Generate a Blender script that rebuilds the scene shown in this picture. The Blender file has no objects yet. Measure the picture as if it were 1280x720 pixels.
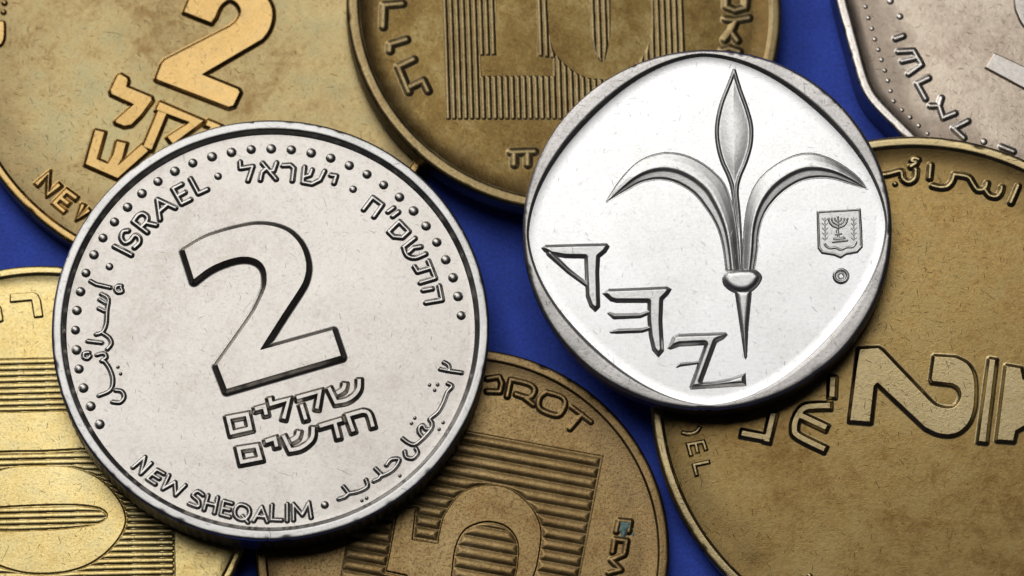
import bpy, math, random
import numpy as np
from mathutils import Vector, Matrix

# ------------------------------------------------------------------ camera, light, exposure
S = 0.1                                   # one unit is one centimetre; all measures below are in millimetres
scene = bpy.context.scene
scene.unit_settings.scale_length = 0.01
TILT, DIST, FPX = math.radians(15.5), 220.0, 25.25 * 220.0
cam_data = bpy.data.cameras.new("camera")
cam = bpy.data.objects.new("camera", cam_data)
scene.collection.objects.link(cam)
cam.location = (0, -math.sin(TILT) * DIST * S, (math.cos(TILT) * DIST + 4.0) * S)
cam.rotation_euler = (TILT, 0, 0)
cam_data.sensor_width = 36
cam_data.lens = FPX / 1280 * 36
cam_data.clip_start = 0.1
cam_data.clip_end = 500
scene.camera = cam
cam_data.dof.use_dof = True
cam_data.dof.focus_distance = 219.5 * S
cam_data.dof.aperture_fstop = 0.5

world = bpy.data.worlds.new("World")
scene.world = world
world.use_nodes = True
bg = world.node_tree.nodes["Background"]
bg.inputs[0].default_value = (0.80, 0.86, 1.0, 1)
bg.inputs[1].default_value = 0.010


def softbox(name, direction, dist, sx, sy, power, col):
    l = bpy.data.lights.new(name, 'AREA')
    l.shape = 'RECTANGLE'
    l.size, l.size_y = sx * S, sy * S
    l.energy = power
    l.color = col
    o = bpy.data.objects.new(name, l)
    scene.collection.objects.link(o)
    d = Vector(direction).normalized()
    o.location = d * dist * S
    o.rotation_euler = (-d).to_track_quat('-Z', 'Y').to_euler()
    return o


softbox("softbox", (-0.12, 0.39, 0.91), 300, 160, 200, 2420, (1.0, 0.985, 0.965))
softbox("side_lamp", (-0.50, 0.68, 0.52), 300, 150, 80, 1700, (1.0, 0.98, 0.96))

scene.view_settings.view_transform = 'Standard'
scene.view_settings.look = 'None'
scene.view_settings.exposure = 0.0
scene.view_settings.gamma = 1.0
scene.render.engine = 'CYCLES'
scene.cycles.max_bounces = 8

rng = np.random.default_rng(7)

# ------------------------------------------------------------------ materials


class NT:
    def __init__(self, mat):
        self.t = mat.node_tree
        self.L = self.t.links

    def n(self, typ, **kw):
        nd = self.t.nodes.new(typ)
        for k, v in kw.items():
            setattr(nd, k, v)
        return nd

    def set(self, nd, i, v):
        if hasattr(v, 'is_output') or hasattr(v, 'links'):
            self.L.new(v, nd.inputs[i])
        else:
            nd.inputs[i].default_value = v

    def math(self, op, a, b=0.0, c=0.0, clamp=False):
        nd = self.n('ShaderNodeMath', operation=op, use_clamp=clamp)
        self.set(nd, 0, a); self.set(nd, 1, b); self.set(nd, 2, c)
        return nd.outputs[0]

    def noise(self, vec, scale, detail=4, rough=0.55, dist=0.0):
        nd = self.n('ShaderNodeTexNoise')
        self.set(nd, 'Vector', vec)
        nd.inputs['Scale'].default_value = scale
        nd.inputs['Detail'].default_value = detail
        nd.inputs['Roughness'].default_value = rough
        nd.inputs['Distortion'].default_value = dist
        return nd.outputs[0]

    def ramp(self, fac, stops):
        nd = self.n('ShaderNodeValToRGB')
        e = nd.color_ramp.elements
        while len(e) < len(stops):
            e.new(0.5)
        for el, (p, c) in zip(e, stops):
            el.position = p
            el.color = (c[0], c[1], c[2], 1) if isinstance(c, (tuple, list)) else (c, c, c, 1)
        self.set(nd, 0, fac)
        return nd.outputs[0]

    def mix(self, fac, a, b, blend='MIX'):
        nd = self.n('ShaderNodeMix', data_type='RGBA', blend_type=blend)
        self.set(nd, 0, fac)
        for i, v in ((6, a), (7, b)):
            if isinstance(v, tuple):
                v = (v[0], v[1], v[2], 1)
            self.set(nd, i, v)
        return nd.outputs[2]

    def scratches(self, vec, scale, length, width, density, seed):
        """short straight nicks, one per Voronoi cell, each turned its own way"""
        mp = self.n('ShaderNodeMapping')
        mp.inputs['Location'].default_value = (seed * 3.7, seed * 1.9, 0)
        self.set(mp, 0, vec)
        v = self.n('ShaderNodeTexVoronoi', voronoi_dimensions='2D')
        self.set(v, 'Vector', mp.outputs[0])
        v.inputs['Scale'].default_value = scale
        sub = self.n('ShaderNodeVectorMath', operation='SUBTRACT')
        self.set(sub, 0, mp.outputs[0]); self.set(sub, 1, v.outputs['Position'])
        sc = self.n('ShaderNodeSeparateColor')
        self.set(sc, 0, v.outputs['Color'])
        rot = self.n('ShaderNodeVectorRotate', rotation_type='Z_AXIS')
        self.set(rot, 'Vector', sub.outputs[0])
        self.set(rot, 'Angle', self.math('MULTIPLY', sc.outputs[0], 6.283))
        sp = self.n('ShaderNodeSeparateXYZ')
        self.set(sp, 0, rot.outputs[0])
        ax = self.math('ABSOLUTE', sp.outputs[0])
        bend = self.math('MULTIPLY', self.math('MULTIPLY', sp.outputs[0], sp.outputs[0]),
                         self.math('MULTIPLY', self.math('SUBTRACT', sc.outputs[2], 0.5), 0.9 * scale))
        ay = self.math('ABSOLUTE', self.math('SUBTRACT', sp.outputs[1], bend))
        ll = self.math('MULTIPLY', self.math('MULTIPLY_ADD', sc.outputs[2], 0.8, 0.25), length)
        mx = self.math('SUBTRACT', 1.0, self.math('DIVIDE', ax, ll), clamp=True)
        my = self.math('SUBTRACT', 1.0, self.math('DIVIDE', ay, width), clamp=True)
        m = self.math('MULTIPLY', self.math('POWER', mx, 0.5), my)
        where = self.ramp(self.noise(vec, 1.3, 3, 0.6), [(0.35, 0.25), (0.65, 1.5)])
        on = self.math('LESS_THAN', sc.outputs[1], self.math('MULTIPLY', where, density))
        on = self.math('MULTIPLY', on, self.math('MULTIPLY_ADD', sc.outputs[2], 0.7, 0.3))
        return self.math('MULTIPLY', m, on)


def coin_metal(name, cols, rough=0.34, rvar=0.10, grain=0.35, grain_scale=60, blotch=1.2,
               nick=0.6, speck=0.3, seed=1.0, dens=0.5, spec_col=(0.05, 0.04, 0.03), tarnish=None):
    """cols: three tones, dark to light, of the alloy and its tarnish; edge metals also carry painted shade"""
    m = bpy.data.materials.new(name)
    m.use_nodes = True
    T = NT(m)
    p = T.t.nodes['Principled BSDF']
    tc = T.n('ShaderNodeTexCoord')
    mp = T.n('ShaderNodeMapping')
    mp.inputs['Location'].default_value = (seed * 5.1, seed * 2.3, seed)
    T.set(mp, 0, tc.outputs['Object'])
    vec = mp.outputs[0]
    big = T.noise(vec, blotch, 5, 0.62, 0.6)
    mid = T.noise(vec, blotch * 7, 4, 0.6)
    fine = T.noise(vec, grain_scale, 3, 0.6)
    f = T.math('ADD', T.math('MULTIPLY', big, 0.42), T.math('MULTIPLY', mid, 0.36))
    f = T.math('ADD', f, T.math('MULTIPLY', T.noise(vec, blotch * 26, 3, 0.65, 0.8), 0.22))
    col = T.ramp(f, [(0.39, cols[0]), (0.5, cols[1]), (0.61, cols[2])])
    if tarnish:                       # a ring of patina between two radii, with ragged limits
        r0, r1, tcol, amt = tarnish
        ln = T.n('ShaderNodeVectorMath', operation='LENGTH')
        sxyz = T.n('ShaderNodeSeparateXYZ'); T.set(sxyz, 0, tc.outputs['Object'])
        cx = T.n('ShaderNodeCombineXYZ'); T.set(cx, 0, sxyz.outputs[0]); T.set(cx, 1, sxyz.outputs[1])
        T.set(ln, 0, cx.outputs[0])
        rr_ = T.math('ADD', ln.outputs['Value'], T.math('MULTIPLY', T.math('SUBTRACT', T.noise(vec, 4.0, 4, 0.6), 0.5), 0.45))
        fac = T.n('ShaderNodeMapRange', interpolation_type='SMOOTHSTEP')
        T.set(fac, 0, rr_); fac.inputs[1].default_value = r0 * S; fac.inputs[2].default_value = r1 * S
        col = T.mix(T.math('MULTIPLY', fac.outputs[0], amt), col, tcol)
    # fine dark specks of dirt
    sp = T.noise(vec, grain_scale * 1.25, 4, 0.7)
    sm = T.math('MULTIPLY', T.ramp(sp, [(0.50, 0.0), (0.78, 1.0)]), speck)
    col = T.mix(sm, col, spec_col)
    s1 = T.scratches(vec, 12.0, 0.022, 0.0013, dens, seed)
    s2 = T.scratches(vec, 22.0, 0.014, 0.0011, dens, seed + 3.3)
    s3 = T.scratches(vec, 3.6, 0.060, 0.0010, dens * 0.5, seed + 7.1)
    sc = T.math('ADD', s1, T.math('ADD', s2, s3), clamp=True)
    col = T.mix(T.math('MULTIPLY', sc, nick * 0.50), col, spec_col)
    T.set(p, 'Base Color', col)
    p.inputs['Metallic'].default_value = 1.0
    r = T.math('ADD', T.math('MULTIPLY', T.math('SUBTRACT', mid, 0.5), rvar * 2), rough)
    r = T.math('ADD', r, T.math('MULTIPLY', sm, 0.3))
    T.set(p, 'Roughness', r)
    h = T.math('ADD', T.math('MULTIPLY', fine, grain * 0.30), T.math('MULTIPLY', T.noise(vec, grain_scale * 2.6, 2, 0.5), grain * 0.16))
    h = T.math('SUBTRACT', h, T.math('MULTIPLY', sc, nick * 0.55))
    b = T.n('ShaderNodeBump')
    b.inputs['Strength'].default_value = 1.0
    b.inputs['Distance'].default_value = 0.0022
    T.set(b, 'Height', h)
    T.set(p, 'Normal', b.outputs[0])
    return m


M = {}
M['silver'] = coin_metal('nickel_steel', [(0.397, 0.366, 0.332), (0.481, 0.453, 0.418), (0.521, 0.495, 0.464)],
    0.32, 0.05, 0.35, 75, 1.3, 0.28, 0.18, 1.0, 0.35)
M['silver_relief'] = coin_metal('nickel_steel_relief', [(0.537, 0.512, 0.477), (0.597, 0.571, 0.535), (0.645, 0.619, 0.588)],
    0.33, 0.05, 0.25, 75, 0.7, 0.2, 0.12, 2.0, 0.25)
M['bright'] = coin_metal('bright_nickel', [(0.715, 0.718, 0.705), (0.809, 0.813, 0.809), (0.862, 0.866, 0.87)],
    0.34, 0.05, 0.25, 75, 2.4, 0.3, 0.16, 3.0, 0.4)
M['bright_rim'] = coin_metal('brushed_nickel', [(0.456, 0.437, 0.419), (0.551, 0.531, 0.512), (0.627, 0.602, 0.577)],
    0.37, 0.06, 0.8, 50, 1.2, 0.6, 0.3, 3.5, 0.5)
M['silver_rim'] = coin_metal('nickel_steel_rim', [(0.44, 0.43, 0.415), (0.50, 0.49, 0.475), (0.56, 0.55, 0.535)],
                             0.33, 0.07, 0.5, 60, 1.5, 0.4, 0.15, 2.6, 0.4)
M['bright_relief'] = coin_metal('bright_nickel_relief', [(0.66, 0.655, 0.64), (0.72, 0.715, 0.70), (0.78, 0.775, 0.76)],
                                0.37, 0.06, 0.8, 45, 1.6, 0.4, 0.2, 3.9, 0.4)
M['olive'] = coin_metal('tarnished_olive_brass', [(0.191, 0.126, 0.053), (0.336, 0.258, 0.122), (0.37, 0.319, 0.168)],
    0.35, 0.12, 0.8, 70, 1.0, 0.6, 0.25, 4.0, 0.7, tarnish=(8.5, 12.5, (0.20, 0.14, 0.065), 0.75))
M['gold'] = coin_metal('worn_gold_brass', [(0.41, 0.265, 0.101), (0.508, 0.338, 0.134), (0.54, 0.381, 0.174)],
    0.33, 0.12, 0.7, 70, 2.0, 0.6, 0.2, 5.0, 0.6)
M['brown'] = coin_metal('tarnished_brown_brass', [(0.157, 0.098, 0.033), (0.253, 0.168, 0.057), (0.393, 0.295, 0.123)],
    0.37, 0.12, 0.9, 50, 1.9, 0.5, 0.25, 6.0, 0.3, tarnish=(8.6, 10.4, (0.13, 0.08, 0.03), 0.8))
M['brown_ridge'] = coin_metal('rubbed_brown_brass', [(0.304, 0.216, 0.1), (0.385, 0.286, 0.137), (0.457, 0.356, 0.187)],
    0.40, 0.08, 1.0, 50, 2.5, 0.5, 0.35, 6.5, 0.3)
M['yellow'] = coin_metal('pale_yellow_brass', [(0.522, 0.379, 0.143), (0.695, 0.547, 0.237), (0.782, 0.652, 0.327)],
    0.34, 0.12, 0.9, 70, 1.6, 0.8, 0.35, 7.0, 0.4)
M['bronze'] = coin_metal('grey_brown_brass', [(0.249, 0.154, 0.061), (0.381, 0.259, 0.112), (0.518, 0.372, 0.181)],
    0.39, 0.12, 1.2, 75, 1.1, 0.4, 0.65, 8.0, 0.2, tarnish=(7.2, 9.0, (0.25, 0.165, 0.075), 0.6))
M['tan'] = coin_metal('tan_brass', [(0.251, 0.151, 0.05), (0.396, 0.266, 0.099), (0.472, 0.34, 0.14)],
    0.36, 0.12, 0.8, 60, 1.3, 0.6, 0.25, 9.0, 0.75, tarnish=(10.0, 12.4, (0.17, 0.115, 0.045), 0.7))
M['tan_relief'] = coin_metal('rubbed_tan_brass', [(0.446, 0.345, 0.175), (0.526, 0.415, 0.218), (0.577, 0.466, 0.26)],
    0.33, 0.12, 0.8, 60, 1.8, 0.8, 0.2, 9.5, 0.9)
M['rose'] = coin_metal('rosy_cupronickel', [(0.503, 0.403, 0.314), (0.739, 0.625, 0.497), (0.833, 0.738, 0.608)],
    0.35, 0.12, 0.6, 50, 0.9, 0.8, 0.2, 10.0, 0.7, tarnish=(9.0, 10.8, (0.30, 0.235, 0.185), 0.8))
M['rose_relief'] = coin_metal('rubbed_cupronickel', [(0.696, 0.629, 0.554), (0.795, 0.737, 0.673), (0.855, 0.806, 0.752)],
                              0.34, 0.08, 0.8, 40, 2.0, 0.7, 0.2, 11.0, 0.5)
M['edge'] = coin_metal('shaded_edge_steel', [(0.10, 0.10, 0.105), (0.15, 0.15, 0.155), (0.22, 0.22, 0.225)],  # steel darkened: shade of the unlit coin sides put into the colour
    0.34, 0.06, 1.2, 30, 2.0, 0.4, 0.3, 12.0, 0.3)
M['edge_brass'] = coin_metal('shaded_edge_brass', [(0.09, 0.06, 0.025), (0.14, 0.10, 0.045), (0.20, 0.14, 0.07)],  # brass sides too: their shade is painted into these darker tones
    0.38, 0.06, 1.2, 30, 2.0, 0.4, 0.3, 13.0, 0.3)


def plain(name, col, rough, bump=0.0, scale=60, metallic=0.0, var=0.15):
    m = bpy.data.materials.new(name)
    m.use_nodes = True
    T = NT(m)
    p = T.t.nodes['Principled BSDF']
    tc = T.n('ShaderNodeTexCoord')
    a = T.noise(tc.outputs['Object'], scale, 4, 0.6)
    b_ = T.noise(tc.outputs['Object'], scale * 0.05, 3, 0.5)
    f = T.math('ADD', T.math('MULTIPLY', a, 0.6), T.math('MULTIPLY', b_, 0.4))
    c0 = tuple(c * (1 - var) for c in col); c1 = tuple(min(1, c * (1 + var)) for c in col)
    T.set(p, 'Base Color', T.ramp(f, [(0.35, c0), (0.65, c1)]))
    p.inputs['Roughness'].default_value = rough
    p.inputs['Metallic'].default_value = metallic
    bm = T.n('ShaderNodeBump')
    bm.inputs['Strength'].default_value = bump
    bm.inputs['Distance'].default_value = 0.004
    T.set(bm, 'Height', a)
    T.set(p, 'Normal', bm.outputs[0])
    return m


M['blue'] = plain('blue_card', (0.050, 0.115, 0.74), 0.75, 0.9, 60, 0.0, 0.30)
M['verdigris'] = plain('verdigris', (0.20, 0.31, 0.29), 0.9, 1.0, 45, 0.0, 0.6)

# ------------------------------------------------------------------ helpers: traced pixel -> point on a coin
CAM = np.array([0, -math.sin(TILT) * DIST, math.cos(TILT) * DIST + 4.0])
FW = np.array([0, math.sin(TILT), -math.cos(TILT)])
RT = np.array([1.0, 0, 0])
UP = np.cross(RT, FW)
EMPTY_BITS = None


def mesh_object(name, verts, faces, mat, parent=None, smooth=True):
    me = bpy.data.meshes.new(name)
    verts = np.asarray(verts, np.float32) * S
    faces = np.asarray(faces, np.int32)
    nv, nf, k = len(verts), len(faces), faces.shape[1]
    me.vertices.add(nv)
    me.vertices.foreach_set('co', verts.ravel())
    me.loops.add(nf * k)
    me.loops.foreach_set('vertex_index', faces.ravel())
    me.polygons.add(nf)
    me.polygons.foreach_set('loop_start', np.arange(0, nf * k, k, dtype=np.int32))
    me.polygons.foreach_set('loop_total', np.full(nf, k, np.int32))
    me.update(calc_edges=True)
    me.polygons.foreach_set('use_smooth', np.full(nf, smooth, bool))
    me.materials.append(mat)
    o = bpy.data.objects.new(name, me)
    scene.collection.objects.link(o)
    if parent is not None:
        o.parent = parent
    return o


class Coin:
    """A coin: Empty at the centre of its underside; x, y, ztop: centre of the rim's top plane."""

    def __init__(self, name, x, y, ztop, lean, thick, R, label, group=None, drop=0.3):
        n = np.array([math.radians(lean[0]), math.radians(lean[1]), 1.0])
        n /= np.linalg.norm(n)
        ex = np.array([1.0, 0, 0]) - n * n[0]
        ex /= np.linalg.norm(ex)
        ey = np.cross(n, ex)
        self.n, self.ex, self.ey = n, ex, ey
        self.top = np.array([x, y, ztop])
        self.base = self.top - n * thick
        self.T, self.R, self.drop = thick, R, drop
        e = bpy.data.objects.new(name, None)
        e.empty_display_size = 0.1
        scene.collection.objects.link(e)
        mt = Matrix(((ex[0], ey[0], n[0], self.base[0] * S), (ex[1], ey[1], n[1], self.base[1] * S),
                     (ex[2], ey[2], n[2], self.base[2] * S), (0, 0, 0, 1)))
        e.matrix_world = mt
        e['label'] = label
        e['category'] = 'coin'
        if group:
            e['group'] = group
        self.e = e
        self.zf = thick - drop          # height of the field

    def uv(self, pts, dz=0.0):
        """pixels of the 1280-wide view -> coin's own x, y on the plane dz above its field"""
        p = np.asarray(pts, float)
        o = self.top - self.n * (self.drop - dz)
        d = FW + RT * ((p[:, 0:1] - 640) / FPX) + UP * (-(p[:, 1:2] - 360) / FPX)
        s = ((o - CAM) @ self.n) / (d @ self.n)
        q = CAM + d * s[:, None] - o
        return np.c_[q @ self.ex, q @ self.ey]


PX = 1 / 25.25


# ---- signed distances (positive inside), all vectorised
def seg_dist(P, a, b):
    ab = b - a
    t = np.clip(((P - a) @ ab) / max(ab @ ab, 1e-12), 0, 1)
    return np.linalg.norm(P - a - t[:, None] * ab, axis=1), t


class Poly:
    def __init__(self, pts):
        self.p = np.asarray(pts, float)

    def box(self):
        return self.p.min(0), self.p.max(0)

    def __call__(self, P):
        d = np.full(len(P), 1e9)
        ins = np.zeros(len(P), bool)
        p = self.p
        for i in range(len(p)):
            a, b = p[i], p[(i + 1) % len(p)]
            dd, _ = seg_dist(P, a, b)
            d = np.minimum(d, dd)
            if a[1] != b[1]:
                c = (a[1] > P[:, 1]) != (b[1] > P[:, 1])
                xx = (b[0] - a[0]) * (P[:, 1] - a[1]) / (b[1] - a[1]) + a[0]
                ins ^= c & (P[:, 0] < xx)
        return np.where(ins, d, -d)


class Stroke:
    """polyline of given half widths, round or square ended"""

    def __init__(self, pts, w, square=False):
        self.p = np.asarray(pts, float)
        self.w = np.broadcast_to(np.asarray(w, float), (len(self.p),)) / 2
        self.sq = square

    def box(self):
        m = self.w.max() * 1.5
        return self.p.min(0) - m, self.p.max(0) + m

    def ext(self, i, j, w):
        """how far a square stroke runs past its joint: fully at a corner, hardly in a bend"""
        if i < 0 or j > len(self.p) - 2:
            return 0.0
        a, b = self.p[i + 1] - self.p[i], self.p[j + 1] - self.p[j]
        co = float(a @ b / (np.linalg.norm(a) * np.linalg.norm(b)))
        th = math.acos(max(-1.0, min(1.0, co)))
        return w * min(1.0, math.tan(min(th, 1.5) / 2))

    def __call__(self, P):
        r = np.full(len(P), -1e9)
        n = len(self.p)
        for i in range(n - 1):
            a, b = self.p[i], self.p[i + 1]
            if self.sq:
                ab = b - a
                L = np.linalg.norm(ab)
                u = ab / L
                v = np.array([-u[1], u[0]])
                w = self.w[i]
                e0, e1 = self.ext(i - 1, i, w), self.ext(i, i + 1, w)
                q = P - a
                x = q @ u
                y = np.abs(q @ v) - w
                xx = np.maximum(-e0 - x, x - (L + e1))
                out = np.hypot(np.maximum(xx, 0), np.maximum(y, 0))
                d = out + np.minimum(np.maximum(xx, y), 0)
                r = np.maximum(r, -d)
            else:
                d, t = seg_dist(P, a, b)
                r = np.maximum(r, self.w[i] * (1 - t) + self.w[i + 1] * t - d)
        return r


def outline(pts, w):
    """polyline -> mitred outline polygon(s) with butt ends; a closed line gives a ring"""
    p = [np.array(q, float) for q in pts]
    p = [p[0]] + [b for a, b in zip(p, p[1:]) if np.linalg.norm(b - a) > 1e-6]
    closed = np.linalg.norm(p[0] - p[-1]) < 1e-6
    if closed:
        p = p[:-1]
    n = len(p)
    L, R = [], []
    for i in range(n):
        d0 = p[i] - p[i - 1] if (i > 0 or closed) else p[1] - p[0]
        d1 = p[(i + 1) % n] - p[i] if (i < n - 1 or closed) else p[-1] - p[-2]
        d0, d1 = d0 / np.linalg.norm(d0), d1 / np.linalg.norm(d1)
        n0, n1 = np.array([-d0[1], d0[0]]), np.array([-d1[1], d1[0]])
        m = n0 + n1
        k = min(2.0 / max(m @ m, 1e-9), 1.6)
        L.append(p[i] + m * k * w / 2)
        R.append(p[i] - m * k * w / 2)
    if closed:
        A, B_ = np.array(L), np.array(R)
        area = lambda q: abs(np.sum(q[:, 0] * np.roll(q[:, 1], 1) - q[:, 1] * np.roll(q[:, 0], 1)))
        if area(A) < area(B_):
            A, B_ = B_, A
        return Cut(Poly(A), Poly(B_))
    return Poly(L + R[::-1])


class Union:
    def __init__(self, *s):
        self.s = s

    def box(self):
        b = [x.box() for x in self.s]
        return np.min([q[0] for q in b], 0), np.max([q[1] for q in b], 0)

    def __call__(self, P):
        r = self.s[0](P)
        for x in self.s[1:]:
            r = np.maximum(r, x(P))
        return r


class Cut:
    """a kept only where it is outside each of cuts"""

    def __init__(self, a, *cuts, inside=None, gap=0.0):
        self.a, self.cuts, self.ins, self.gap = a, cuts, inside, gap

    def box(self):
        return self.a.box()

    def __call__(self, P):
        r = self.a(P)
        for c in self.cuts:
            r = np.minimum(r, -c(P) - self.gap)
        if self.ins is not None:
            r = np.minimum(r, self.ins(P))
        return r


def curve(pts, n=6, closed=False):
    """Catmull-Rom through the points"""
    p = [np.array(q, float) for q in pts]
    N = len(p)
    out = []
    for i in range(N if closed else N - 1):
        if closed:
            a, b, c, d = p[(i - 1) % N], p[i], p[(i + 1) % N], p[(i + 2) % N]
        else:
            a, b, c, d = p[max(i - 1, 0)], p[i], p[i + 1], p[min(i + 2, N - 1)]
        for k in range(n):
            t = k / n
            out.append(0.5 * ((2 * b) + (-a + c) * t + (2 * a - 5 * b + 4 * c - d) * t * t + (-a + 3 * b - 3 * c + d) * t ** 3))
    if not closed:
        out.append(p[-1])
    return [tuple(q) for q in out]


def prof_flat(t):
    t = np.clip(t, 0, 1)
    return t * t * (3 - 2 * t) * 0.5 + 0.5 * np.sqrt(1 - (1 - t) ** 2) * t ** 0.5


def prof_pillow(t):
    t = np.clip(t, 0, 1)
    return 1 - (1 - t) ** 3


def prof_lobe(t):
    t = np.clip(t, 0, 1)
    return 1 - (1 - t) ** 2.4


def prof_s(t):
    t = np.clip(t, 0, 1)
    return (t * t * (3 - 2 * t)) ** 0.85


def prof_wall(t):
    t = np.clip(t, 0, 1)
    return t ** 2.1


def prof_round(t):
    t = np.clip(t, 0, 1)
    return np.sqrt(np.maximum(1 - (1 - t) ** 2, 0))


def prof_soft(t):
    t = np.clip(t, 0, 1)
    return np.sin(t * math.pi / 2)


def relief(coin, name, shape, h, wall, mat, prof=prof_flat, grow=0.0, res=0.022, fillet=0.5, field=None, label=None, split=None):
    """raise shape from the coin's field: a fine height sheet with a drafted wall, its foot sunk just under the field"""
    lo, hi = shape.box()
    m = grow + 5 * res
    lo, hi = lo - m, hi + m
    nx, ny = int((hi[0] - lo[0]) / res) + 2, int((hi[1] - lo[1]) / res) + 2
    xs, ys = lo[0] + np.arange(nx) * res, lo[1] + np.arange(ny) * res
    X, Y = np.meshgrid(xs, ys)
    P = np.c_[X.ravel(), Y.ravel()]
    d = shape(P) + grow
    z = np.where(d > 0, h * prof(d / wall), d * (h / wall) * 0.25)
    z = np.maximum(z, -0.05)
    if field is not None:
        z = z + field(P)
    keep = (d > (-3.0 if split is None else -1.6) * res).reshape(ny, nx)
    idx = np.arange(nx * ny).reshape(ny, nx)
    c = keep[:-1, :-1] & keep[1:, :-1] & keep[:-1, 1:] & keep[1:, 1:]
    j, i = np.nonzero(c)
    if len(j) == 0:
        return None
    F = np.c_[idx[j, i], idx[j, i + 1], idx[j + 1, i + 1], idx[j + 1, i]]
    if split is not None:          # cells cut apart by a gap become objects of their own
        q = i if split == 0 else j
        lv = np.unique(q)
        cuts = lv[1:][np.diff(lv) > 1]
        grp = np.searchsorted(cuts, q, side='right')
        o = None
        for g_ in np.unique(grp):
            Fg = F[grp == g_]
            if len(Fg) < 30:
                continue
            used, inv = np.unique(Fg.ravel(), return_inverse=True)
            o = mesh_object(name, np.c_[P[used], coin.zf + z[used]], inv.reshape(-1, 4), mat, coin.e)
        return o
    used, inv = np.unique(F.ravel(), return_inverse=True)
    V = np.c_[P[used], coin.zf + z[used]]
    o = mesh_object(name, V, inv.reshape(-1, 4), mat, coin.e)
    if label:
        o['label'] = label
    return o


def strokes(coin, lines, w, h, sq=False):
    """traced pixel lines -> a union of strokes on the coin; w in pixels"""
    out = []
    for ln in lines:
        q = coin.uv(ln, h)
        out.append(outline(q, w * PX) if sq else Stroke(q, np.asarray(w) * PX))
    return out[0] if len(out) == 1 else Union(*out)


def letter(coin, lines, w, h, mat, wall=None, sq=False, prof=None, name='letter', res=0.022, grow=0.0):
    s = strokes(coin, lines, w, h, sq)
    if not sq and prof is None:
        prof, grow, wall = prof_s, 0.055, w * PX * 0.46 + 0.045
    prof = prof or prof_wall
    return relief(coin, name, s, h, wall if wall else w * PX * 0.46, mat, prof, grow, res)


def body(coin, r_out, r_in, mats, wall=0.18, dish=0.0, dish_w=0.5, bevel=0.16, N=576, reed=0, reed_d=0.0,
         bump=None, rimround=0.0):
    """three parts: edge (side and underside), rim and field; r_out, r_in are functions of the angle"""
    T, zf = coin.T, coin.zf
    a = np.arange(N) / N * 2 * np.pi
    ro, ri = r_out(a), r_in(a)
    nick = np.zeros(N)
    for _ in range(46):
        k = rng.integers(N)
        wd = rng.uniform(0.004, 0.022)
        dd = np.abs((a - a[k] + np.pi) % (2 * np.pi) - np.pi)
        nick += rng.uniform(-0.038, 0.014) * np.exp(-(dd / wd) ** 2)
    wob = 0.012 * np.sin(a * 7 + rng.uniform(0, 6)) + 0.008 * np.sin(a * 17 + rng.uniform(0, 6))
    reeds = (np.abs(((a * reed / (2 * np.pi)) % 1.0) - 0.5) * 2) ** 1.5 * reed_d if reed else 0 * a

    def ring(r, z):
        return np.c_[r * np.cos(a), r * np.sin(a), np.broadcast_to(z, (N,))]

    def lathe(name, rings, mat, cap=None):
        V = np.concatenate(rings)
        F = []
        for k in range(len(rings) - 1):
            i0 = np.arange(N) + k * N
            i1 = (np.arange(N) + 1) % N + k * N
            F.append(np.c_[i0, i1, i1 + N, i0 + N])
        F = np.concatenate(F)
        o = mesh_object(name, V, F, mat, coin.e)
        return o

    b = bevel
    side = [ring(0.02 * ro, 0.0), ring(ro - b, 0.0), ring(ro - b * 0.3, b * 0.3), ring(ro - reeds, b)]
    for z in np.linspace(b, T - b, 5)[1:]:
        side.append(ring(ro - reeds * (0 if z > T - b * 1.4 else 1), z))
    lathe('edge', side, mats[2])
    rim = []
    for t in np.linspace(0, 1, 6):
        an = t * math.pi / 2
        rim.append(ring(ro - b + b * math.cos(an) + nick, T - b + b * math.sin(an) + nick * 0.5 + wob * t))
    for t in (0.25, 0.5, 0.75):
        q = (ro - b) * (1 - t) + (ri + wall) * t
        rim.append(ring(q, T + wob + rimround * math.sin(t * math.pi)))
    hh = coin.drop - dish
    for t in np.linspace(0, 1, 9):
        s = float(np.clip((t - 0.06) / 0.88, 0, 1))
        s = 0.75 * s + 0.25 * (0.5 - 0.5 * math.cos(t * math.pi))
        rim.append(ring(ri + wall * (1 - t), T + wob * (1 - s) - hh * s))
    lathe('rim', rim, mats[1])
    fl = []
    for t in np.linspace(0, 1, 10):
        fl.append(ring(ri - dish_w * t + 0.0, zf + dish * (1 - t) ** 2))
    for q in (0.8, 0.6, 0.4, 0.2, 0.03, 0.0002):
        fl.append(ring((ri - dish_w) * q, zf))
    lathe('field', fl, mats[0])


def const(r):
    return lambda a: np.full_like(a, r)


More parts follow.
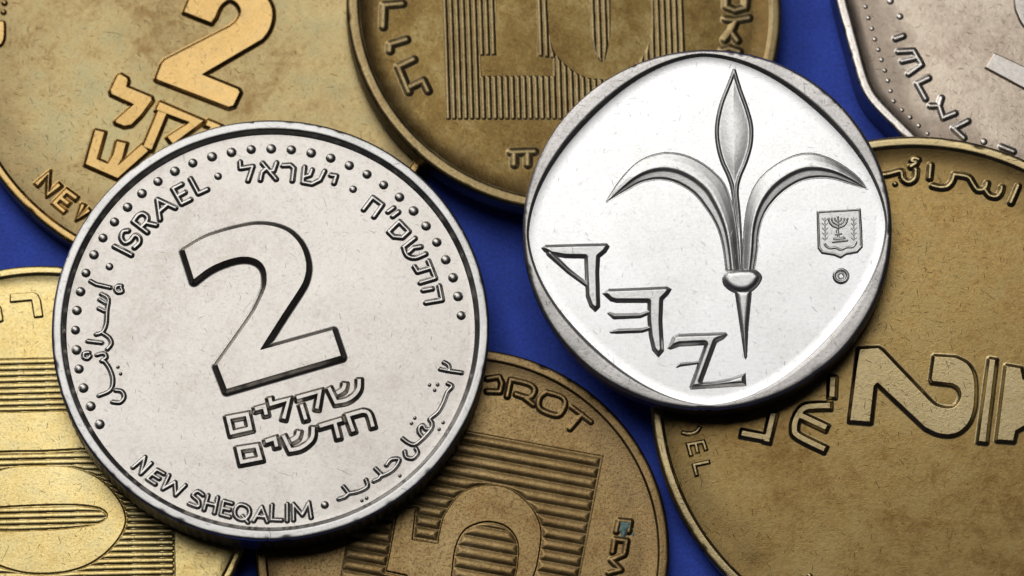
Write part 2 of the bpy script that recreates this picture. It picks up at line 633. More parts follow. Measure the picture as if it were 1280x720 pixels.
def dots(coin, name, px, r, h, mat, z=None, dome=1.0):
    """separate small domes that share one mesh"""
    n1, n2 = 16, 6
    V, F = [], []
    for k in range(n2 + 1):
        an = (k / n2) * math.pi / 2
        rr, zz = r * math.cos(an), h * math.sin(an) ** dome
        for i in range(n1):
            V.append((rr * math.cos(i / n1 * 2 * math.pi), rr * math.sin(i / n1 * 2 * math.pi), zz))
    for i in range(n1):
        V.append((r * 1.05 * math.cos(i / n1 * 2 * math.pi), r * 1.05 * math.sin(i / n1 * 2 * math.pi), -0.05))
    for k in range(n2):
        for i in range(n1):
            F.append((k * n1 + i, k * n1 + (i + 1) % n1, (k + 1) * n1 + (i + 1) % n1, (k + 1) * n1 + i))
    b0 = (n2 + 1) * n1
    for i in range(n1):
        F.append((b0 + i, b0 + (i + 1) % n1, (i + 1) % n1, i))
    first = None
    for q in coin.uv(px, h * 0.5):
        if first is None:
            o = first = mesh_object(name, V, F, mat, coin.e)
        else:
            o = first.copy()
            scene.collection.objects.link(o)
            o.parent = coin.e
        o.location = (q[0] * S, q[1] * S, coin.zf * S)
        o.rotation_euler = (0, 0, rng.uniform(0, 6.28))
        sc = rng.uniform(0.94, 1.05)
        o.scale = (sc, sc, rng.uniform(0.92, 1.05))
    return first


# ------------------------------------------------------------------ the surface under the coins
g = 400
gx = np.linspace(-g, g, 41)
GX, GY = np.meshgrid(gx, gx)
idx = np.arange(41 * 41).reshape(41, 41)
card = mesh_object('ground', np.c_[GX.ravel(), GY.ravel(), 0 * GX.ravel()],
                   np.c_[idx[:-1, :-1].ravel(), idx[:-1, 1:].ravel(), idx[1:, 1:].ravel(), idx[1:, :-1].ravel()], M['blue'])
card['kind'] = 'structure'
card['label'] = 'plain deep blue card the coins are piled on'

# ================================================================== 1. silver coin with the numeral 2
c = Coin('silver_coin', -11.92, -1.99, 3.95, (1.5, 0.8), 2.3, 10.8,
         'grey silver coin with a big numeral 2, beaded border and NEW SHEQALIM lettering', drop=0.28)
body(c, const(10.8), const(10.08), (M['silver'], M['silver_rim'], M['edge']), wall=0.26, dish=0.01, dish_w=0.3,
     bevel=0.14, reed=150, reed_d=0.10)
H2 = 0.30
two_top = curve([(230, 312), (250, 300), (268, 292.4), (292, 285.6), (318, 280.6), (340, 281.8), (358, 288), (370, 298),
                 (378, 310), (382.5, 324), (383.5, 336), (380.5, 350), (373, 364), (352, 396), (326, 437)])
two_bot = curve([(271, 456), (298, 418), (316, 392), (322, 381), (329, 366), (332.6, 354), (332, 340), (328, 331),
                 (320, 324.5), (308, 321.5), (294, 322.8), (276, 328.5), (260, 336.5), (242, 350)])
two = two_top + [(416, 412), (427, 445), (283, 487)] + two_bot
o = relief(c, 'numeral', Poly(c.uv(two, H2)), H2, 0.32, M['silver'], prof_wall, grow=0.31, res=0.024)
beads = [(143, 277), (159.4, 258.6), (177.4, 241.4), (197.4, 226.4), (218.6, 213.6), (241, 203.4), (265, 195.4), (289.4, 190),
         (314, 186.4), (339, 185.6), (364.2, 186.8), (389, 190.8), (413.4, 197.2), (436.6, 206.4), (458.8, 217.4),
         (479.6, 230.8), (499.4, 246), (517, 263.2), (532.6, 282), (546, 302.4), (557.2, 324.2), (566.4, 346.6),
         (572.6, 370), (576.5, 394), (128.6, 297), (117.4, 318), (107.4, 340.8), (100.6, 364.2), (96, 387.6), (94.2, 412.2),
         (95.6, 437), (98.6, 460.8), (104.2, 484.6), (113.2, 507.4), (124.4, 530)]
dots(c, 'bead', beads, 0.25, 0.145, M['silver_relief'])
dots(c, 'dot', [(136.8, 333), (272.6, 220), (441.4, 236.2), (406, 631)], 0.20, 0.11, M['silver_relief'])
HL = 0.095
WL = 6.0
for ln in ([[(143, 307.6), (164, 318.4)]],
           [curve([(160, 288), (153.5, 289.5), (151.5, 297), (156, 303), (162.5, 300.5), (168, 294), (173.5, 296.5), (174, 303), (168, 309)], 4)],
           [[(166.5, 276.5), (184, 290)], curve([(167, 276), (172, 269), (178.5, 266.5), (184, 271), (182.5, 277.5), (176, 284)], 4), [(182, 278), (195, 281)]],
           [[(200, 274), (196.5, 249)], [(196.5, 249), (219, 259.5)], [(199.5, 264), (209.5, 255.5)]],
           [[(227, 230), (216, 235.5), (227, 254.5), (238, 249)], [(221.5, 245), (231, 240)]],
           [[(238, 223), (248, 241.5), (259, 236.5)]]):
    letter(c, ln, WL, HL, M['silver_relief'])
for ln in ([[(300, 202), (300.5, 210), (316, 207.5), (310, 225.5)]],
           [[(328, 203.5), (345, 223.5)], [(345.5, 203), (342, 213), (337, 213.5)], [(325.5, 224.5), (327.5, 215), (333, 210.5)]],
           [[(353.5, 206.5), (363, 206), (367.3, 210), (365.3, 225.5)]],
           [[(380.5, 208.5), (378.5, 227.5), (390, 229.5), (400, 224.5), (405.5, 213.5)], [(390, 212), (387.5, 218.5), (381, 220.5)]],
           [[(413.5, 218.5), (420.3, 219.5), (417.5, 228.5)]],
           [[(454.5, 261.5), (466, 246.5), (478, 255.5), (467.5, 270.5)]],
           [[(485, 264.3), (492, 259.5)]], [[(491, 270), (498, 264.6)]],
           [[(499, 276.5), (511, 289), (503, 296.5), (492, 295.5), (486, 289.5), (499, 276.5)]],
           [curve([(504.5, 308.5), (509, 319), (519, 322), (532, 317)], 4), [(504.5, 308.5), (518.5, 297.5)], [(511, 315), (517, 309.5), (526, 308)]],
           [[(535.5, 326), (544, 347.5), (525.5, 353)], [(518, 333), (522, 339.5), (539, 334.5)]],
           [[(549, 357), (552.5, 374.5), (532.5, 378)], [(529, 362.5), (540, 360.5)]]):
    letter(c, ln, 5.7, HL, M['silver_relief'])
HW = 0.22
for ln in ([[(285, 522), (309, 517.5), (313, 535.5), (289.5, 541), (285, 522)]],
           [[(318, 511.6), (330.5, 508), (333, 519)]],
           [[(337, 496.5), (339, 505), (361, 499), (354.5, 524)]],
           [[(370, 497.5), (400, 489), (396, 511.5)], [(376.5, 505), (382.5, 525)]],
           [[(411, 484), (420, 502.5)] + curve([(420, 502.5), (433, 500), (443, 493.5), (448.5, 485), (449, 473)], 4)[1:], curve([(431, 478), (429, 486.5), (420, 492)], 3)],
           [[(298, 560.5), (321, 557), (325.5, 573), (302, 577.5), (298, 560.5)]],
           [[(331, 552), (343.5, 548), (346, 559)]],
           [[(354, 544), (363, 562.5)] + curve([(363, 562.5), (375, 560), (385, 553.5), (390.5, 546), (391.5, 533)], 4)[1:], curve([(373.5, 538), (371, 546.5), (363, 551)], 3)],
           [[(398.5, 533), (428, 524)], [(418.5, 528), (423.5, 548)]],
           [[(442, 540), (434.5, 519), (453, 513.8)] + curve([(453, 513.8), (459, 515), (462.5, 520), (466.5, 534)], 3)[1:]]):
    letter(c, ln, 5.9, HW, M['silver'], wall=0.17, sq=True, grow=0.15, res=0.017, prof=prof_wall)
for ln in ([[(166, 584), (181, 571), (176, 592), (189, 579)]],
           [[(205, 592), (196, 587), (184, 598.5), (194, 605)], [(190.5, 593), (199, 598)]],
           [[(211, 594), (203.5, 611), (218.5, 602.5), (219.5, 618.5), (231.5, 606.5)]],
           [curve([(254, 618.5), (247, 614), (241, 619), (248, 626), (247.5, 633), (236.5, 629.5)], 4)],
           [[(260, 619), (255, 637)], [(272, 621.5), (268, 641)], [(257.5, 628.5), (270, 631.5)]],
           [[(290, 629), (279.5, 626), (276, 643), (287, 646)], [(278, 635), (287, 637)]],
           [curve([(302.4, 630.5), (310, 634), (312, 641), (308, 648), (301, 649.5), (294.5, 645), (293.5, 638), (297, 632)], 3, True) + [(302.4, 630.5)], [(303, 645), (310, 653)]],
           [[(317, 651), (327, 633.5), (334, 652)], [(321, 645), (331, 646)]],
           [[(340, 631), (339, 649.5), (352, 650)]],
           [[(359, 630), (359, 651)]],
           [[(367, 650), (366.5, 630), (378, 643.5), (386, 628), (389, 647)]]):
    letter(c, ln, 4.6, 0.075, M['silver_relief'])
AW = 4.3
for ln in ([[(423.5, 623.5), (431, 621), (436, 616.5), (429.5, 608)], curve([(436, 616.5), (448, 614), (459, 608), (457.5, 599.5)], 4)],
           [[(467, 601), (473.5, 598), (477, 593), (469.5, 585.5)], curve([(476, 595), (486, 590.5), (494, 584), (499, 574), (489, 574), (483, 581)], 4)],
           [curve([(506, 564), (508, 571), (516, 572.5), (522, 566), (520, 560.5)], 4)],
           [curve([(503.5, 548), (510, 553), (518, 555.5), (526, 550), (532, 544), (539, 535.5), (540, 528.5), (537.5, 523), (547, 515), (554, 503), (559, 490), (565, 482.5), (560, 479)], 4),
            curve([(529, 546), (524, 540), (524.5, 533.5), (529, 531.5), (532, 536), (538, 536)], 4)],
           [[(550.5, 461), (563, 463.5), (577, 465.5)], curve([(562, 463), (560.5, 456), (555, 452.6)], 4)],
           [[(113, 351), (120, 355), (137.5, 359)]],
           [curve([(151.5, 357), (146.5, 357), (144.2, 361), (147, 365), (152.5, 364), (151, 359.5)], 4)],
           [curve([(126.5, 367), (135, 373), (133.5, 388), (132.5, 404), (128, 414.5), (120, 417.5)], 4), [(124.5, 374), (132, 378.5)], [(123.5, 385), (130.5, 388.5)]],
           [curve([(128, 416), (136, 421.5), (139, 429), (134, 436)], 4)],
           [[(109.5, 426), (127, 428)]],
           [curve([(111, 440.5), (105.5, 441), (104.5, 446), (109, 448), (112.5, 445)], 4)],
           [curve([(121, 443), (130, 441.5), (132.5, 446.5), (127, 450.5), (131, 452), (137.5, 462), (141, 475), (137.5, 487.5), (123.5, 494)], 4)],
           [curve([(144.5, 487.5), (152, 489), (155, 496), (150, 502.5), (140.5, 502)], 4)]):
    letter(c, ln, AW, 0.095, M['silver_relief'])
dots(c, 'dot', [(452.4, 625.6), (458.4, 622.6), (500, 594.5), (537, 481), (547, 480.6), (543.4, 487.6), (518.6, 522.4), (514.4, 529),
                (554, 528), (549, 536.4), (147.4, 458.6), (150.6, 467)], 0.10, 0.09, M['silver_relief'])

# ================================================================== 2. bright coin with the lily
c = Coin('silver_coin', 9.62, 2.83, 4.9, (-4.0, -4.0), 1.8, 9.14,
         'bright white silver coin with a three-petalled lily and a small shield', drop=0.36)


def rin(a):
    return 9.14 - 0.32 - 0.72 * np.abs(np.sin(2 * (a - 0.02))) ** 1.5


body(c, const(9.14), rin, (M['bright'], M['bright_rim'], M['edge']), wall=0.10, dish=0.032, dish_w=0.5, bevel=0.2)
B, BR = M['bright_relief'], M['bright_rim']
PB = lambda pts, h: Poly(c.uv(pts, h))
HP = 0.20
# petals: a low blade and a rounded lobe along its upper side
lu = [(758, 252), (772, 230), (786, 213), (802, 200), (820, 193), (836, 191), (856, 194), (876, 203), (892, 215), (904, 228),
      (911, 244), (917, 266), (921, 290), (923, 314), (925, 338)]
ll = [(908, 338), (905, 314), (900, 292), (892, 274), (880, 256), (868, 242), (852, 231), (836, 225), (820, 223.6), (800, 228), (780, 239)]
lr = [(915, 338), (911, 314), (907, 294), (901, 274), (892, 257), (880, 241), (868, 230.5), (852, 220.5), (836, 216), (820, 215.5), (800, 221.5), (780, 234.5)]
ru = [(1084, 236), (1072, 221), (1052, 206), (1032, 196), (1012, 191.6), (992, 195), (972, 205), (954, 219), (942, 236), (935, 256),
      (931, 282), (929.5, 314), (929, 338)]
rl = [(942, 338), (946, 314), (948, 290), (954, 270), (964, 254), (980, 238), (1000, 226), (1020, 221.6), (1040, 222.4), (1060, 228)]
rr = [(935, 338), (938, 314), (941, 290), (946, 271), (954, 254), (966, 238.5), (980, 225.5), (996, 215.5), (1012, 209.5), (1028, 209.5), (1044, 213.5), (1060, 222.5)]


class Open:
    """distance to an open line"""

    def __init__(self, pts):
        self.p = np.asarray(pts, float)

    def __call__(self, P):
        d = np.full(len(P), 1e9)
        for a, b in zip(self.p, self.p[1:]):
            d = np.minimum(d, seg_dist(P, a, b)[0])
        return d


for up, low in ((lu, ll), (ru, rl)):
    UPc, LOc = Open(c.uv(curve(up, 4), 0.06)), Open(c.uv(curve([up[0]] + (low[::-1] if up is lu else low[::-1]), 4), 0.06))

    def section(P, UPc=UPc, LOc=LOc):
        a, b = UPc(P), LOc(P)
        q = a / np.maximum(a + b, 1e-6)
        w = np.clip((a + b) / 0.75, 0.25, 1.0)
        # across the blade: a slow rise, a round crest, a drop to a ledge, then the lower edge
        zz = np.interp(q, [0, 0.04, 0.12, 0.30, 0.48, 0.56, 0.61, 0.66, 0.71, 0.76, 0.92, 0.965, 1.0],
                       [0, 0.030, 0.050, 0.095, 0.128, 0.130, 0.115, 0.088, 0.068, 0.062, 0.048, 0.030, 0.0])
        return zz * w * 1.15 - 0.0005
    relief(c, 'lily_petal', PB(curve(up, 4) + curve(low, 4), 0.06), 0.012, 0.03, B, prof_soft, res=0.02, field=section)
lens = curve([(916, 85), (908.6, 104.4), (899, 129.4), (893.5, 157), (894.5, 179.4), (900, 201.7), (908.6, 221), (913.5, 238), (916, 262),
              (921, 300), (924, 338), (929, 338), (928, 300), (925.5, 262), (923.5, 238), (927, 221), (935, 201.7), (941, 179.4), (941.5, 157), (936, 135),
              (927, 110), (920, 86.4)], 4)


def prof_lens(t):
    # a raised edge band, then a slightly hollow, softly domed middle
    t = np.maximum(t, 0)
    band = np.exp(-((t - 0.9) / 0.55) ** 2)
    dome = np.clip((t - 1.6) / 6.0, 0, 1)
    return np.clip(t / 0.35, 0, 1) * (0.30 + 0.42 * band + 0.5 * np.sin(dome * math.pi / 2))


relief(c, 'lily_petal', PB(lens, 0.1), 0.16, 0.13, B, prof_lens, res=0.02, label='pointed upright middle petal of the lily')
relief(c, 'lily_bulb', PB(curve([(902.6, 348), (908, 338.5), (918, 335.5), (930, 334.5), (944, 336), (952.5, 345), (948, 356), (938, 364.5), (928, 366.5), (917, 365), (906, 357.5)], 4, True), 0.2),
       0.27, 0.45, B, prof_pillow, res=0.022)
relief(c, 'lily_stem', PB([(918, 362), (940, 362), (935.5, 410), (933.8, 446), (932, 449), (930.2, 446), (926.5, 420)], 0.1), 0.15, 0.34, B, prof_pillow, res=0.02)
z = lambda q: [(640 + x / 5, 280 + y / 5) for x, y in q]
y1 = z([(186, 146), (205, 130), (400, 124), (590, 120), (605, 138), (585, 172), (545, 205), (540, 300), (546, 515), (520, 542), (488, 512), (465, 450),
        (458, 300), (455, 208), (335, 206), (240, 190), (200, 165)])
S1 = Union(PB(y1, 0.15), Stroke(c.uv(z([(235, 182), (350, 290), (466, 378)]), 0.1), np.array([7, 5.0, 4.0]) * PX))
relief(c, 'letter', S1, 0.15, 0.22, B, prof_s, grow=0.045, res=0.02)
y2 = [(753.5, 366), (760, 361), (800, 359.5), (833, 358), (838.5, 361), (835, 367), (828, 374), (827, 400), (829, 438), (823, 445), (816, 437), (812, 420),
      (810, 400), (810, 377), (770, 377), (763, 375)]
S2 = Union(PB(y2, 0.15), Stroke(c.uv([(761, 391), (768, 395), (800, 394), (813, 389)], 0.1), np.array([2, 6, 5, 3.5]) * PX),
           Stroke(c.uv([(764, 414.5), (772, 413.5), (802, 412.5), (814, 409)], 0.1), np.array([2, 5, 4.5, 3.5]) * PX))
relief(c, 'letter', S2, 0.15, 0.22, B, prof_s, grow=0.045, res=0.02)
y3 = [(834, 435), (841, 419), (848, 416.5), (907, 414.6), (909.8, 418), (905, 423), (896, 428), (878, 477), (892, 476), (912, 472), (932, 465.5),
      (933, 482), (863, 486.5), (861.5, 483), (880, 431), (850, 432.5), (838, 436.5)]
S3 = Union(PB(y3, 0.15), Stroke(c.uv([(846, 458.5), (850, 455.5), (873, 453)], 0.1), np.array([2, 5, 3.5]) * PX))
relief(c, 'letter', S3, 0.24, 0.24, B, prof_soft, res=0.02)
# shield with candlestick, and the little ring under it
sh = PB([(1020.6, 263.5), (1076, 260.5), (1078, 290), (1078.4, 309), (1072, 316), (1058, 318.5), (1050.7, 323), (1042.7, 319.5), (1027, 317), (1022, 310.5)], 0.08)
sh_in = PB([(1024.5, 267), (1072.5, 264.2), (1074, 290), (1074.3, 307), (1069, 312.5), (1057, 315), (1050.7, 318), (1043.5, 315.5), (1029, 313), (1026, 308)], 0.08)
relief(c, 'shield', sh, 0.07, 0.10, B, prof_soft, res=0.018)
relief(c, 'shield_frame', Cut(sh, sh_in), 0.14, 0.07, B, prof_soft, res=0.014)
men = []
for r_ in (4.2, 8.0, 11.8):
    men.append([(1047.5 + r_ * math.cos(t), 272.5 + r_ * 1.0 * math.sin(t)) for t in np.linspace(0.05, math.pi - 0.05, 12)])
men.append([(1047.5, 271), (1047.5, 297)])
men.append([(1042.5, 298), (1054, 296.5)])
men += [[(1041, 302.5), (1059, 300.5)], [(1043, 299), (1056, 297.5)], [(1044.5, 293), (1051.5, 292)], [(1046, 288), (1048.6, 297)]]
relief(c, 'candlestick', strokes(c, men, 3.2, 0.12), 0.15, 0.07, B, prof_round, res=0.014)
for x0 in (1031, 1067):
    br = [[(x0, 272), (x0 + 0.6, 299)]]
    for k in range(5):
        yy = 273 + k * 6
        br += [[(x0, yy + 3), (x0 - 3, yy)], [(x0, yy + 3), (x0 + 3.2, yy)]]
    relief(c, 'olive_branch', strokes(c, br, 2.0, 0.1), 0.11, 0.05, B, prof_round, res=0.014)
relief(c, 'ribbon', strokes(c, [curve([(1031, 305), (1036, 310), (1044, 309.5), (1051, 312), (1058, 309), (1066, 308.5), (1070, 303)], 4)], 4.5, 0.1), 0.12, 0.09, B, prof_round, res=0.016)
ringpts = [(1051.2 + 8.2 * math.cos(t), 344.5 + 7.8 * math.sin(t)) for t in np.linspace(0, 2 * math.pi, 25)]
relief(c, 'ring_mark', strokes(c, [ringpts], 4.6, 0.12), 0.16, 0.09, B, prof_round, res=0.016)
ringpts = [(1051.2 + 3.6 * math.cos(t), 344.5 + 3.5 * math.sin(t)) for t in np.linspace(0, 2 * math.pi, 17)]
relief(c, 'ring_mark', strokes(c, [ringpts], 2.2, 0.08), 0.09, 0.043, B, prof_round, res=0.014)

# ================================================================== 3. olive brass coin, upper left
c = Coin('brass_coin', -15.42, 14.10, 1.6, (0, 0), 1.6, 13.0,
         'large olive brass coin at the upper left with a slanting gold numeral 2', drop=0.22)
body(c, const(13.0), const(12.42), (M['olive'], M['gold'], M['edge_brass']), wall=0.16, dish=0.08, dish_w=1.0, bevel=0.2)
G = M['gold']
HG = 0.17
two = [(230, 15), (264, 28.5)] + curve([(269, 22), (274, 10), (280, 3), (288, -0.5), (297, 5), (301, 15), (296, 26), (288, 33)], 4) + \
      [(206, 75), (202, 80), (195, 98), (197, 100), (286, 134), (292, 132), (300, 115), (297.5, 111), (253, 93)] + \
      curve([(328, 49), (336, 38), (340.5, 24), (340, 10), (334, -2), (320, -16), (298, -24), (270, -24), (248, -12), (236, 0)], 4)
relief(c, 'numeral', Poly(c.uv(two, HG)), HG, 0.22, G, prof_wall, grow=0.21, res=0.028)
relief(c, 'letter', Poly(c.uv([(147, 94), (151, 92.5), (158.5, 97), (160, 101), (158, 108), (189, 121), (190, 125), (176, 144), (164, 156), (155, 157.5),
                               (145, 153.5), (144, 151), (167, 130.5), (139, 117.5), (138, 113)], HG)), HG, 0.19, G, prof_wall, grow=0.18)
letter(c, [[(197, 132), (246, 152), (212, 176)], [(203, 140), (184, 186)]], 13.0, HG, G, wall=0.19, sq=True, grow=0.16)
letter(c, [[(258, 153), (270, 158), (256, 172)]], 9, HG, G, wall=0.19, sq=True, grow=0.16)
letter(c, [[(125, 163), (114, 202), (146, 216), (182, 184)], [(152, 177), (147, 196), (138, 211)]], 13.5, HG, G, wall=0.19, sq=True, grow=0.16)
letter(c, [[(45, 231), (61, 216), (59.5, 243), (75, 230)]], 6.2, 0.13, G, wall=0.19, sq=True, grow=0.16)
letter(c, [[(96, 248), (83, 238.5), (68, 254), (81, 265)], [(75.5, 247), (86, 255)]], 5.6, 0.13, G, wall=0.19, sq=True, grow=0.16)
letter(c, [[(104, 255), (96, 274), (112, 262)]], 5.6, 0.13, G, wall=0.19, sq=True, grow=0.16)
relief(c, 'rosette_bar', Poly(c.uv(curve([(-12, 24), (2, 24), (7, 27), (7.5, 40), (6.5, 50), (1, 58), (-12, 60)], 3), HG)), HG, 0.12, G)
dots(c, 'dot', [(5.6, 3.4), (4.4, 15)], 0.18, 0.14, G)

# ================================================================== 4. brown brass coin with the ridged 10, top
c = Coin('brass_coin', 2.70, 15.38, 2.4, (4.0, 2.0), 1.5, 11.08,
         'dark brown brass coin at the top with a numeral 10 cut out of upright ridges', drop=0.16)
body(c, const(11.08), const(10.42), (M['brown'], M['brown_ridge'], M['edge_brass']), wall=0.16, dish=0.10, dish_w=0.9, bevel=0.2)
R_ = M['brown_ridge']
n1 = Poly(c.uv([(620, -60), (669, -60), (671, 70), (691, 73), (691, 94), (602, 94), (601, 70), (621, 69)], 0.05))
n0o = Poly(c.uv(curve([(683, -60), (684, -5), (687, 40), (692, 62), (704, 77), (720, 90), (734, 96), (748, 98), (770, 97), (790, 86), (804, 68),
                       (811, 50), (814, 20), (813, -60)], 3), 0.05))
n0i = Poly(c.uv(curve([(735, -60), (735.5, 0), (738, 45), (742, 62), (750, 77), (756, 75), (761, 55), (763.5, 30), (762, -60)], 3), 0.05))
zero = Cut(n0o, n0i)
k = 0
while True:
    x0 = 560.5 + k * 7.38
    if x0 > 856:
        break
    s = Stroke(c.uv([(x0 - 8.2, -95), (x0 - 3.3, 0 + 40), (x0, 146.5)], 0.06), 6.9 * PX)
    relief(c, 'ridge', Cut(s, n1, zero, gap=0.01), 0.055, 3.3 * PX, R_, prof_soft, res=0.034, split=1)
    k += 1
HB = 0.10
for ln in ([[(503, 4), (480, 6), (479, 33)]], [[(508, 49), (488, 55), (487.5, 63)]],
           [[(517, 74), (498, 83), (511, 114)], [(513, 108), (529, 100.5), (535, 113)]],
           [[(639, 190), (668, 189)], [(643, 190), (643, 205)], [(660, 190), (660, 205)]],
           [[(908, -10), (908, 8), (919, 12.5), (932, 9), (934, -10)]],
           [[(907, 23.5), (918, 25), (936, 22)], [(920, 26), (914, 39), (906, 49)], [(914, 39), (922, 50)]],
           [[(903, 63), (912, 60), (924, 64)]]):
    letter(c, ln, 11.5, HB, R_, wall=0.21)

# ================================================================== 5. pale yellow coin with the ridged 10, lower left
c = Coin('brass_coin', -23.56, -9.10, 1.5, (0, 0), 1.5, 11.0,
         'pale yellow brass coin at the lower left with a sideways ridged numeral 10', drop=0.16)
body(c, const(11.0), const(10.45), (M['yellow'], M['yellow'], M['edge_brass']), wall=0.16, dish=0.06, dish_w=0.6, bevel=0.2)
Yl = M['yellow']
ob = curve([(110, 590), (130, 602), (146, 620), (155, 636), (157.5, 652), (152, 668), (140, 684), (124, 698), (104, 709), (80, 715.5), (50, 717.5), (24, 715), (-5, 706),
            (-45, 690), (-62, 650), (-45, 605), (-5, 590), (20, 583), (50, 581.5), (85, 583)], 4, True)
ib = curve([(-30, 640), (0, 634.5), (60, 631.6), (96, 631.6), (120, 634.5), (130, 639), (133.4, 645), (128, 652), (112, 657), (80, 661), (40, 663), (0, 663.6), (-30, 658)], 4, True)
Ob, Ib = Poly(c.uv(ob, 0.08)), Poly(c.uv(ib, 0.08))
one = Poly(c.uv([(-70, 517), (75, 513.5), (160, 511), (160, 558), (60, 564), (-70, 566)], 0.08))
relief(c, 'numeral', Cut(Ob, Ib), 0.10, 0.05, Yl, grow=0.0, res=0.028)
relief(c, 'numeral', one, 0.10, 0.05, Yl, grow=0.0, res=0.03)
for k in range(-1, 48):
    y0 = 452.6 + k * 7.42
    if k < 0:
        continue
    line = [(-80, y0 + 2.2), (60, y0 - 1.2), (214.5, y0 - 4.9)]
    s = Stroke(c.uv(line, 0.05), 6.8 * PX)
    relief(c, 'ridge', Cut(s, one, Cut(Ob, Ib), gap=0.03), 0.05, 3.3 * PX, Yl, prof_round, res=0.034, split=0)
    if y0 > 735:
        break
relief(c, 'block_edge', strokes(c, [[(-80, 449.5), (214, 444), (219, 735)]], 1.6, 0.08, True), 0.07, 0.04, Yl, prof_flat, res=0.025)
relief(c, 'letter', Poly(c.uv([(13.5, 368), (42, 366), (46.5, 368.5), (49.5, 375), (52.5, 394.5), (43.5, 395.5), (40, 374), (13.5, 376.5)], 0.14)), 0.15, 0.06, Yl, grow=0.07)
relief(c, 'letter', Poly(c.uv([(-10, 376), (0, 384), (2.6, 400), (-2, 402), (-10, 402)], 0.14)), 0.15, 0.06, Yl, grow=0.07)

# ================================================================== 6. grey-brown coin with the ridged 5, bottom
c = Coin('brass_coin', -2.43, -12.59, 1.35, (1.5, 0), 1.3, 10.22,
         'grey brown brass coin at the bottom with a flat numeral 5 on wide ridges', drop=0.16)
c_five = c
body(c, const(10.22), const(9.62), (M['bronze'], M['bronze'], M['edge_brass']), wall=0.12, dish=0.08, dish_w=0.9, bevel=0.18)
Bz = M['bronze']
f_out = [(497, 632), (520, 636), (516, 674), (547, 679)] + curve([(548, 670), (551, 656), (556, 642), (570, 622), (586, 611), (610, 606), (636, 610), (660, 628), (672, 646), (677, 664),
                                                                     (675, 688), (669, 716), (655, 745)], 4) + [(520, 745), (508, 719.5), (482, 714), (487, 690)]
f_in = curve([(564, 735), (566, 712), (570, 684), (580, 664), (596, 655), (612, 652.6), (630, 657), (642, 668), (647.5, 684), (645, 715), (638, 735)], 4)
Fo, Fi = Poly(c.uv(f_out, 0.08)), Poly(c.uv(f_in, 0.08))
five = Cut(Fo, Fi)
relief(c, 'numeral', five, 0.10, 0.045, Bz, res=0.026)
blk = Poly(c.uv([(751, 571.5), (719, 740), (421, 740), (463, 518.5)], 0.05))
for k in range(22):
    y0 = 577.5 + k * 14.35          # at x = 752
    line = [(425, y0 - 60.2), (600, y0 - 28), (758, y0 + 1.1)]
    s = Stroke(c.uv(line, 0.06), 14.1 * PX)
    if y0 - 60 > 725:
        break
    relief(c, 'ridge', Cut(s, five, gap=0.03, inside=blk), 0.062, 6.9 * PX, Bz, prof_soft, res=0.036, split=0)
relief(c, 'block_edge', strokes(c, [[(462, 515.5), (753.5, 569.5), (720.5, 740)]], 1.5, 0.08, True), 0.07, 0.04, Bz, prof_flat, res=0.025)
for ln in ([[(609, 473), (624, 470.5), (627.5, 479), (625, 489.5), (609, 489)]],
           [[(634, 495), (638.5, 474)] + curve([(638.5, 474), (661, 479.5), (668.5, 487), (662, 497), (645, 492.5)], 3)[1:], [(656, 497), (667, 505.5)]],
           [curve([(683, 489.5), (700, 494.5), (706.5, 501), (704.5, 511), (697, 519), (680, 514), (673, 507), (675, 496), (683, 489.5)], 3)],
           [[(715, 508.5), (739, 527)], [(728, 517.5), (712.5, 535.5)]],
           [[(770.5, 664), (773.5, 650.5), (788, 652), (786, 664)]],
           [[(766, 690), (768.5, 674), (783.5, 676), (781, 691)]],
           [[(780, 693), (764, 700), (776, 712), (761, 716)]]):
    letter(c, ln, 7.8, 0.085, Bz, wall=0.14)
for pts in ([(774, 652), (778, 650), (783, 651), (787, 650), (791, 653), (789, 658), (792, 661), (786, 663), (784, 667), (781, 672), (777, 671), (776, 666), (773, 663), (775, 657)],
            [(779, 674), (782, 673), (783, 677), (781, 680), (778, 678)],
            [(790, 666), (792, 665), (793, 668), (791, 670)]):
    relief(c, 'verdigris_spot', Poly(c.uv(curve(pts, 4, True), 0.1)), 0.13, 0.20, M['verdigris'], prof_soft, label='blue green corrosion spot')

# ================================================================== 7. large tan coin with 1/2, right
c = Coin('brass_coin', 19.86, -5.11, 3.0, (-4.4, -4.4), 1.6, 13.05,
         'large tan brass coin at the right with a fraction numeral lying on its side', drop=0.20)
body(c, const(13.05), const(12.42), (M['tan'], M['tan_relief'], M['edge_brass']), wall=0.16, dish=0.08, dish_w=0.9, bevel=0.2)
Tn = M['tan_relief']
HT = 0.17
two = [(1071, 455), (1074, 436), (1098, 434.5), (1102, 437)] + \
      curve([(1160, 498), (1170, 506.5), (1184, 510), (1195, 507), (1201, 495), (1198, 485), (1190, 480)], 4) + \
      [(1165, 477), (1164, 474), (1168, 445)] + \
      curve([(1194, 446.5), (1208, 453.5), (1216, 465), (1219, 482), (1218, 508), (1212, 527), (1201, 539), (1188, 543.5), (1172, 542), (1156, 534.5)], 4) + \
      [(1097, 479), (1093, 483), (1088, 528), (1062, 526)]
relief(c, 'numeral', Poly(c.uv(two, HT)), HT, 0.22, Tn, prof_wall, grow=0.20, res=0.028)
relief(c, 'fraction_bar', Poly(c.uv([(1237, 448.5), (1245, 449.5), (1232.5, 553), (1223, 552)], HT)), HT, 0.22, Tn, prof_wall, grow=0.20)
relief(c, 'numeral', Poly(c.uv([(1258, 457), (1276, 460), (1279, 474), (1295, 480), (1300, 534), (1280, 533), (1270, 538.5), (1267, 551.5), (1246.5, 550)], HT)), HT, 0.22, Tn, prof_wall, grow=0.20)
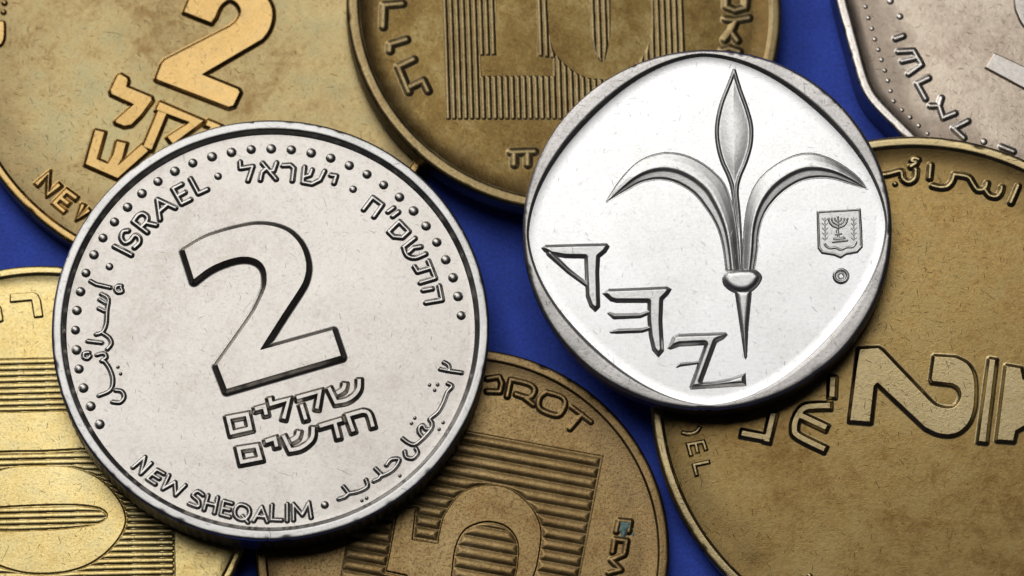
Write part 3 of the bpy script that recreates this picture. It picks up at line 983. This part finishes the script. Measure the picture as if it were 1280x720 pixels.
for ln in ([curve([(1039, 507), (1020, 507.5), (1005, 510), (996, 522), (993, 535), (998, 545), (1032, 562)], 4), [(998, 518), (1034, 535)]],
           [[(926, 541), (958, 547)], [(967, 515), (958, 553)]],
           [[(1041, 470), (1040, 497)]]):
    letter(c, ln, 9.0, HT, Tn, wall=0.19, sq=True, grow=0.15)
for ln in ([[(864, 570), (860, 555.5), (879, 552), (882.5, 563)], [(869.5, 554), (872, 566)]],
           [[(871, 595), (867.5, 581), (887, 577)]],
           [curve([(852, 540), (860, 542), (870, 539.5), (875, 533)], 4)]):
    letter(c, ln, 4.6, 0.12, Tn, wall=0.07, sq=True, grow=0.04)
for ln in ([curve([(1100, 219), (1112, 217), (1126, 214), (1128.5, 223), (1136, 227.5), (1143.5, 223), (1145, 212)], 4)],
           [curve([(1148, 199), (1143, 197.5), (1140, 201), (1145, 203.5), (1139, 208)], 4)],
           [[(1163.5, 206), (1162, 222)]],
           [curve([(1166, 232), (1175, 234), (1184, 233), (1190, 227), (1193, 218)], 3) + curve([(1194, 218), (1210, 221), (1216, 229), (1222, 237), (1231, 236), (1234, 229)], 3),
            curve([(1231, 236), (1237, 244), (1246, 245.5), (1251, 240), (1252.5, 234)], 3)],
           [[(1273, 232), (1264, 253)]]):
    letter(c, ln, 8.6, 0.13, Tn, wall=0.16)
dots(c, 'dot', [(1119, 230), (1012, 720)], 0.16, 0.13, Tn)

# ================================================================== 8. twelve-sided coin, upper right
c = Coin('silver_coin', 28.2, 15.5, 2.4, (0, 0), 2.4, 12.0,
         'rosy silver twelve-sided coin cut off by the upper right corner', drop=0.26)
cc = c.uv([(1352, -22)], 0.26)[0]
c.top = c.top + c.ex * cc[0] + c.ey * cc[1]
c.base = c.top - c.n * c.T
c.e.location = Vector(c.base * S)
cor = c.uv([(1081, 118)], 0.26)[0]
phi0 = math.atan2(cor[1], cor[0])
Rc = float(np.hypot(*cor)) + 0.15


def dode(scale):
    def f(a):
        t = (a - phi0) % (math.pi / 6)                 # from one corner to the next
        ap = Rc * math.cos(math.pi / 12)
        q = [ap / np.cos(np.abs(t - math.pi / 12 + k * math.pi / 6)) for k in (-1, 0, 1)]
        r = -np.log(sum(np.exp(-4.5 * v) for v in q)) / 4.5 + 0.03
        return r - scale
    return f


body(c, dode(0.0), dode(0.62), (M['rose'], M['rose_relief'], M['edge']), wall=0.16, dish=0.05, dish_w=0.5, bevel=0.14)
Rr = M['rose_relief']
dots(c, 'bead', [(1082, 8.4), (1079, -5), (1085.6, 22.4), (1090, 35.6), (1093.6, 49), (1098, 62), (1102, 74.6), (1106.2, 88), (1110, 100.6), (1113.4, 113.6),
                 (1117, 126.4), (1127.6, 137.4), (1137.6, 146.4), (1148.6, 157), (1159.6, 167), (1170, 177)], 0.125, 0.06, Rr)
dots(c, 'dot', [(1125, 20.4), (1113, 1), (1230, 177)], 0.19, 0.08, Rr)
for ln in ([[(1119.5, 48), (1129, 44.5)]],
           [[(1123, 64), (1142, 63), (1152, 80.5), (1136, 92)], [(1128, 76), (1145, 72)]],
           [[(1161, 97), (1146.5, 104), (1157, 123)]],
           [[(1163, 132), (1174, 132), (1179, 147), (1194, 141)], [(1177, 122), (1174, 132)]],
           [[(1210, 151), (1192, 160), (1205, 172)]],
           [[(1252, 183), (1267, 189)]]):
    letter(c, ln, 8.0, 0.10, Rr, wall=0.15)
relief(c, 'numeral', Poly(c.uv([(1243, 66), (1310, 97), (1310, 126), (1232, 84)], 0.15)), 0.17, 0.08, Rr, grow=0.06)
relief(c, 'numeral', Poly(c.uv(curve([(1268, -20), (1269, 5), (1272, 17), (1281, 33), (1300, 44)], 4) + [(1320, 44), (1320, -20)], 0.15)), 0.17, 0.08, Rr, grow=0.06)

tris = sum(len(o.data.polygons) * 2 for o in scene.objects if o.type == 'MESH')
print('TRIANGLES', tris, 'OBJECTS', len(scene.objects))
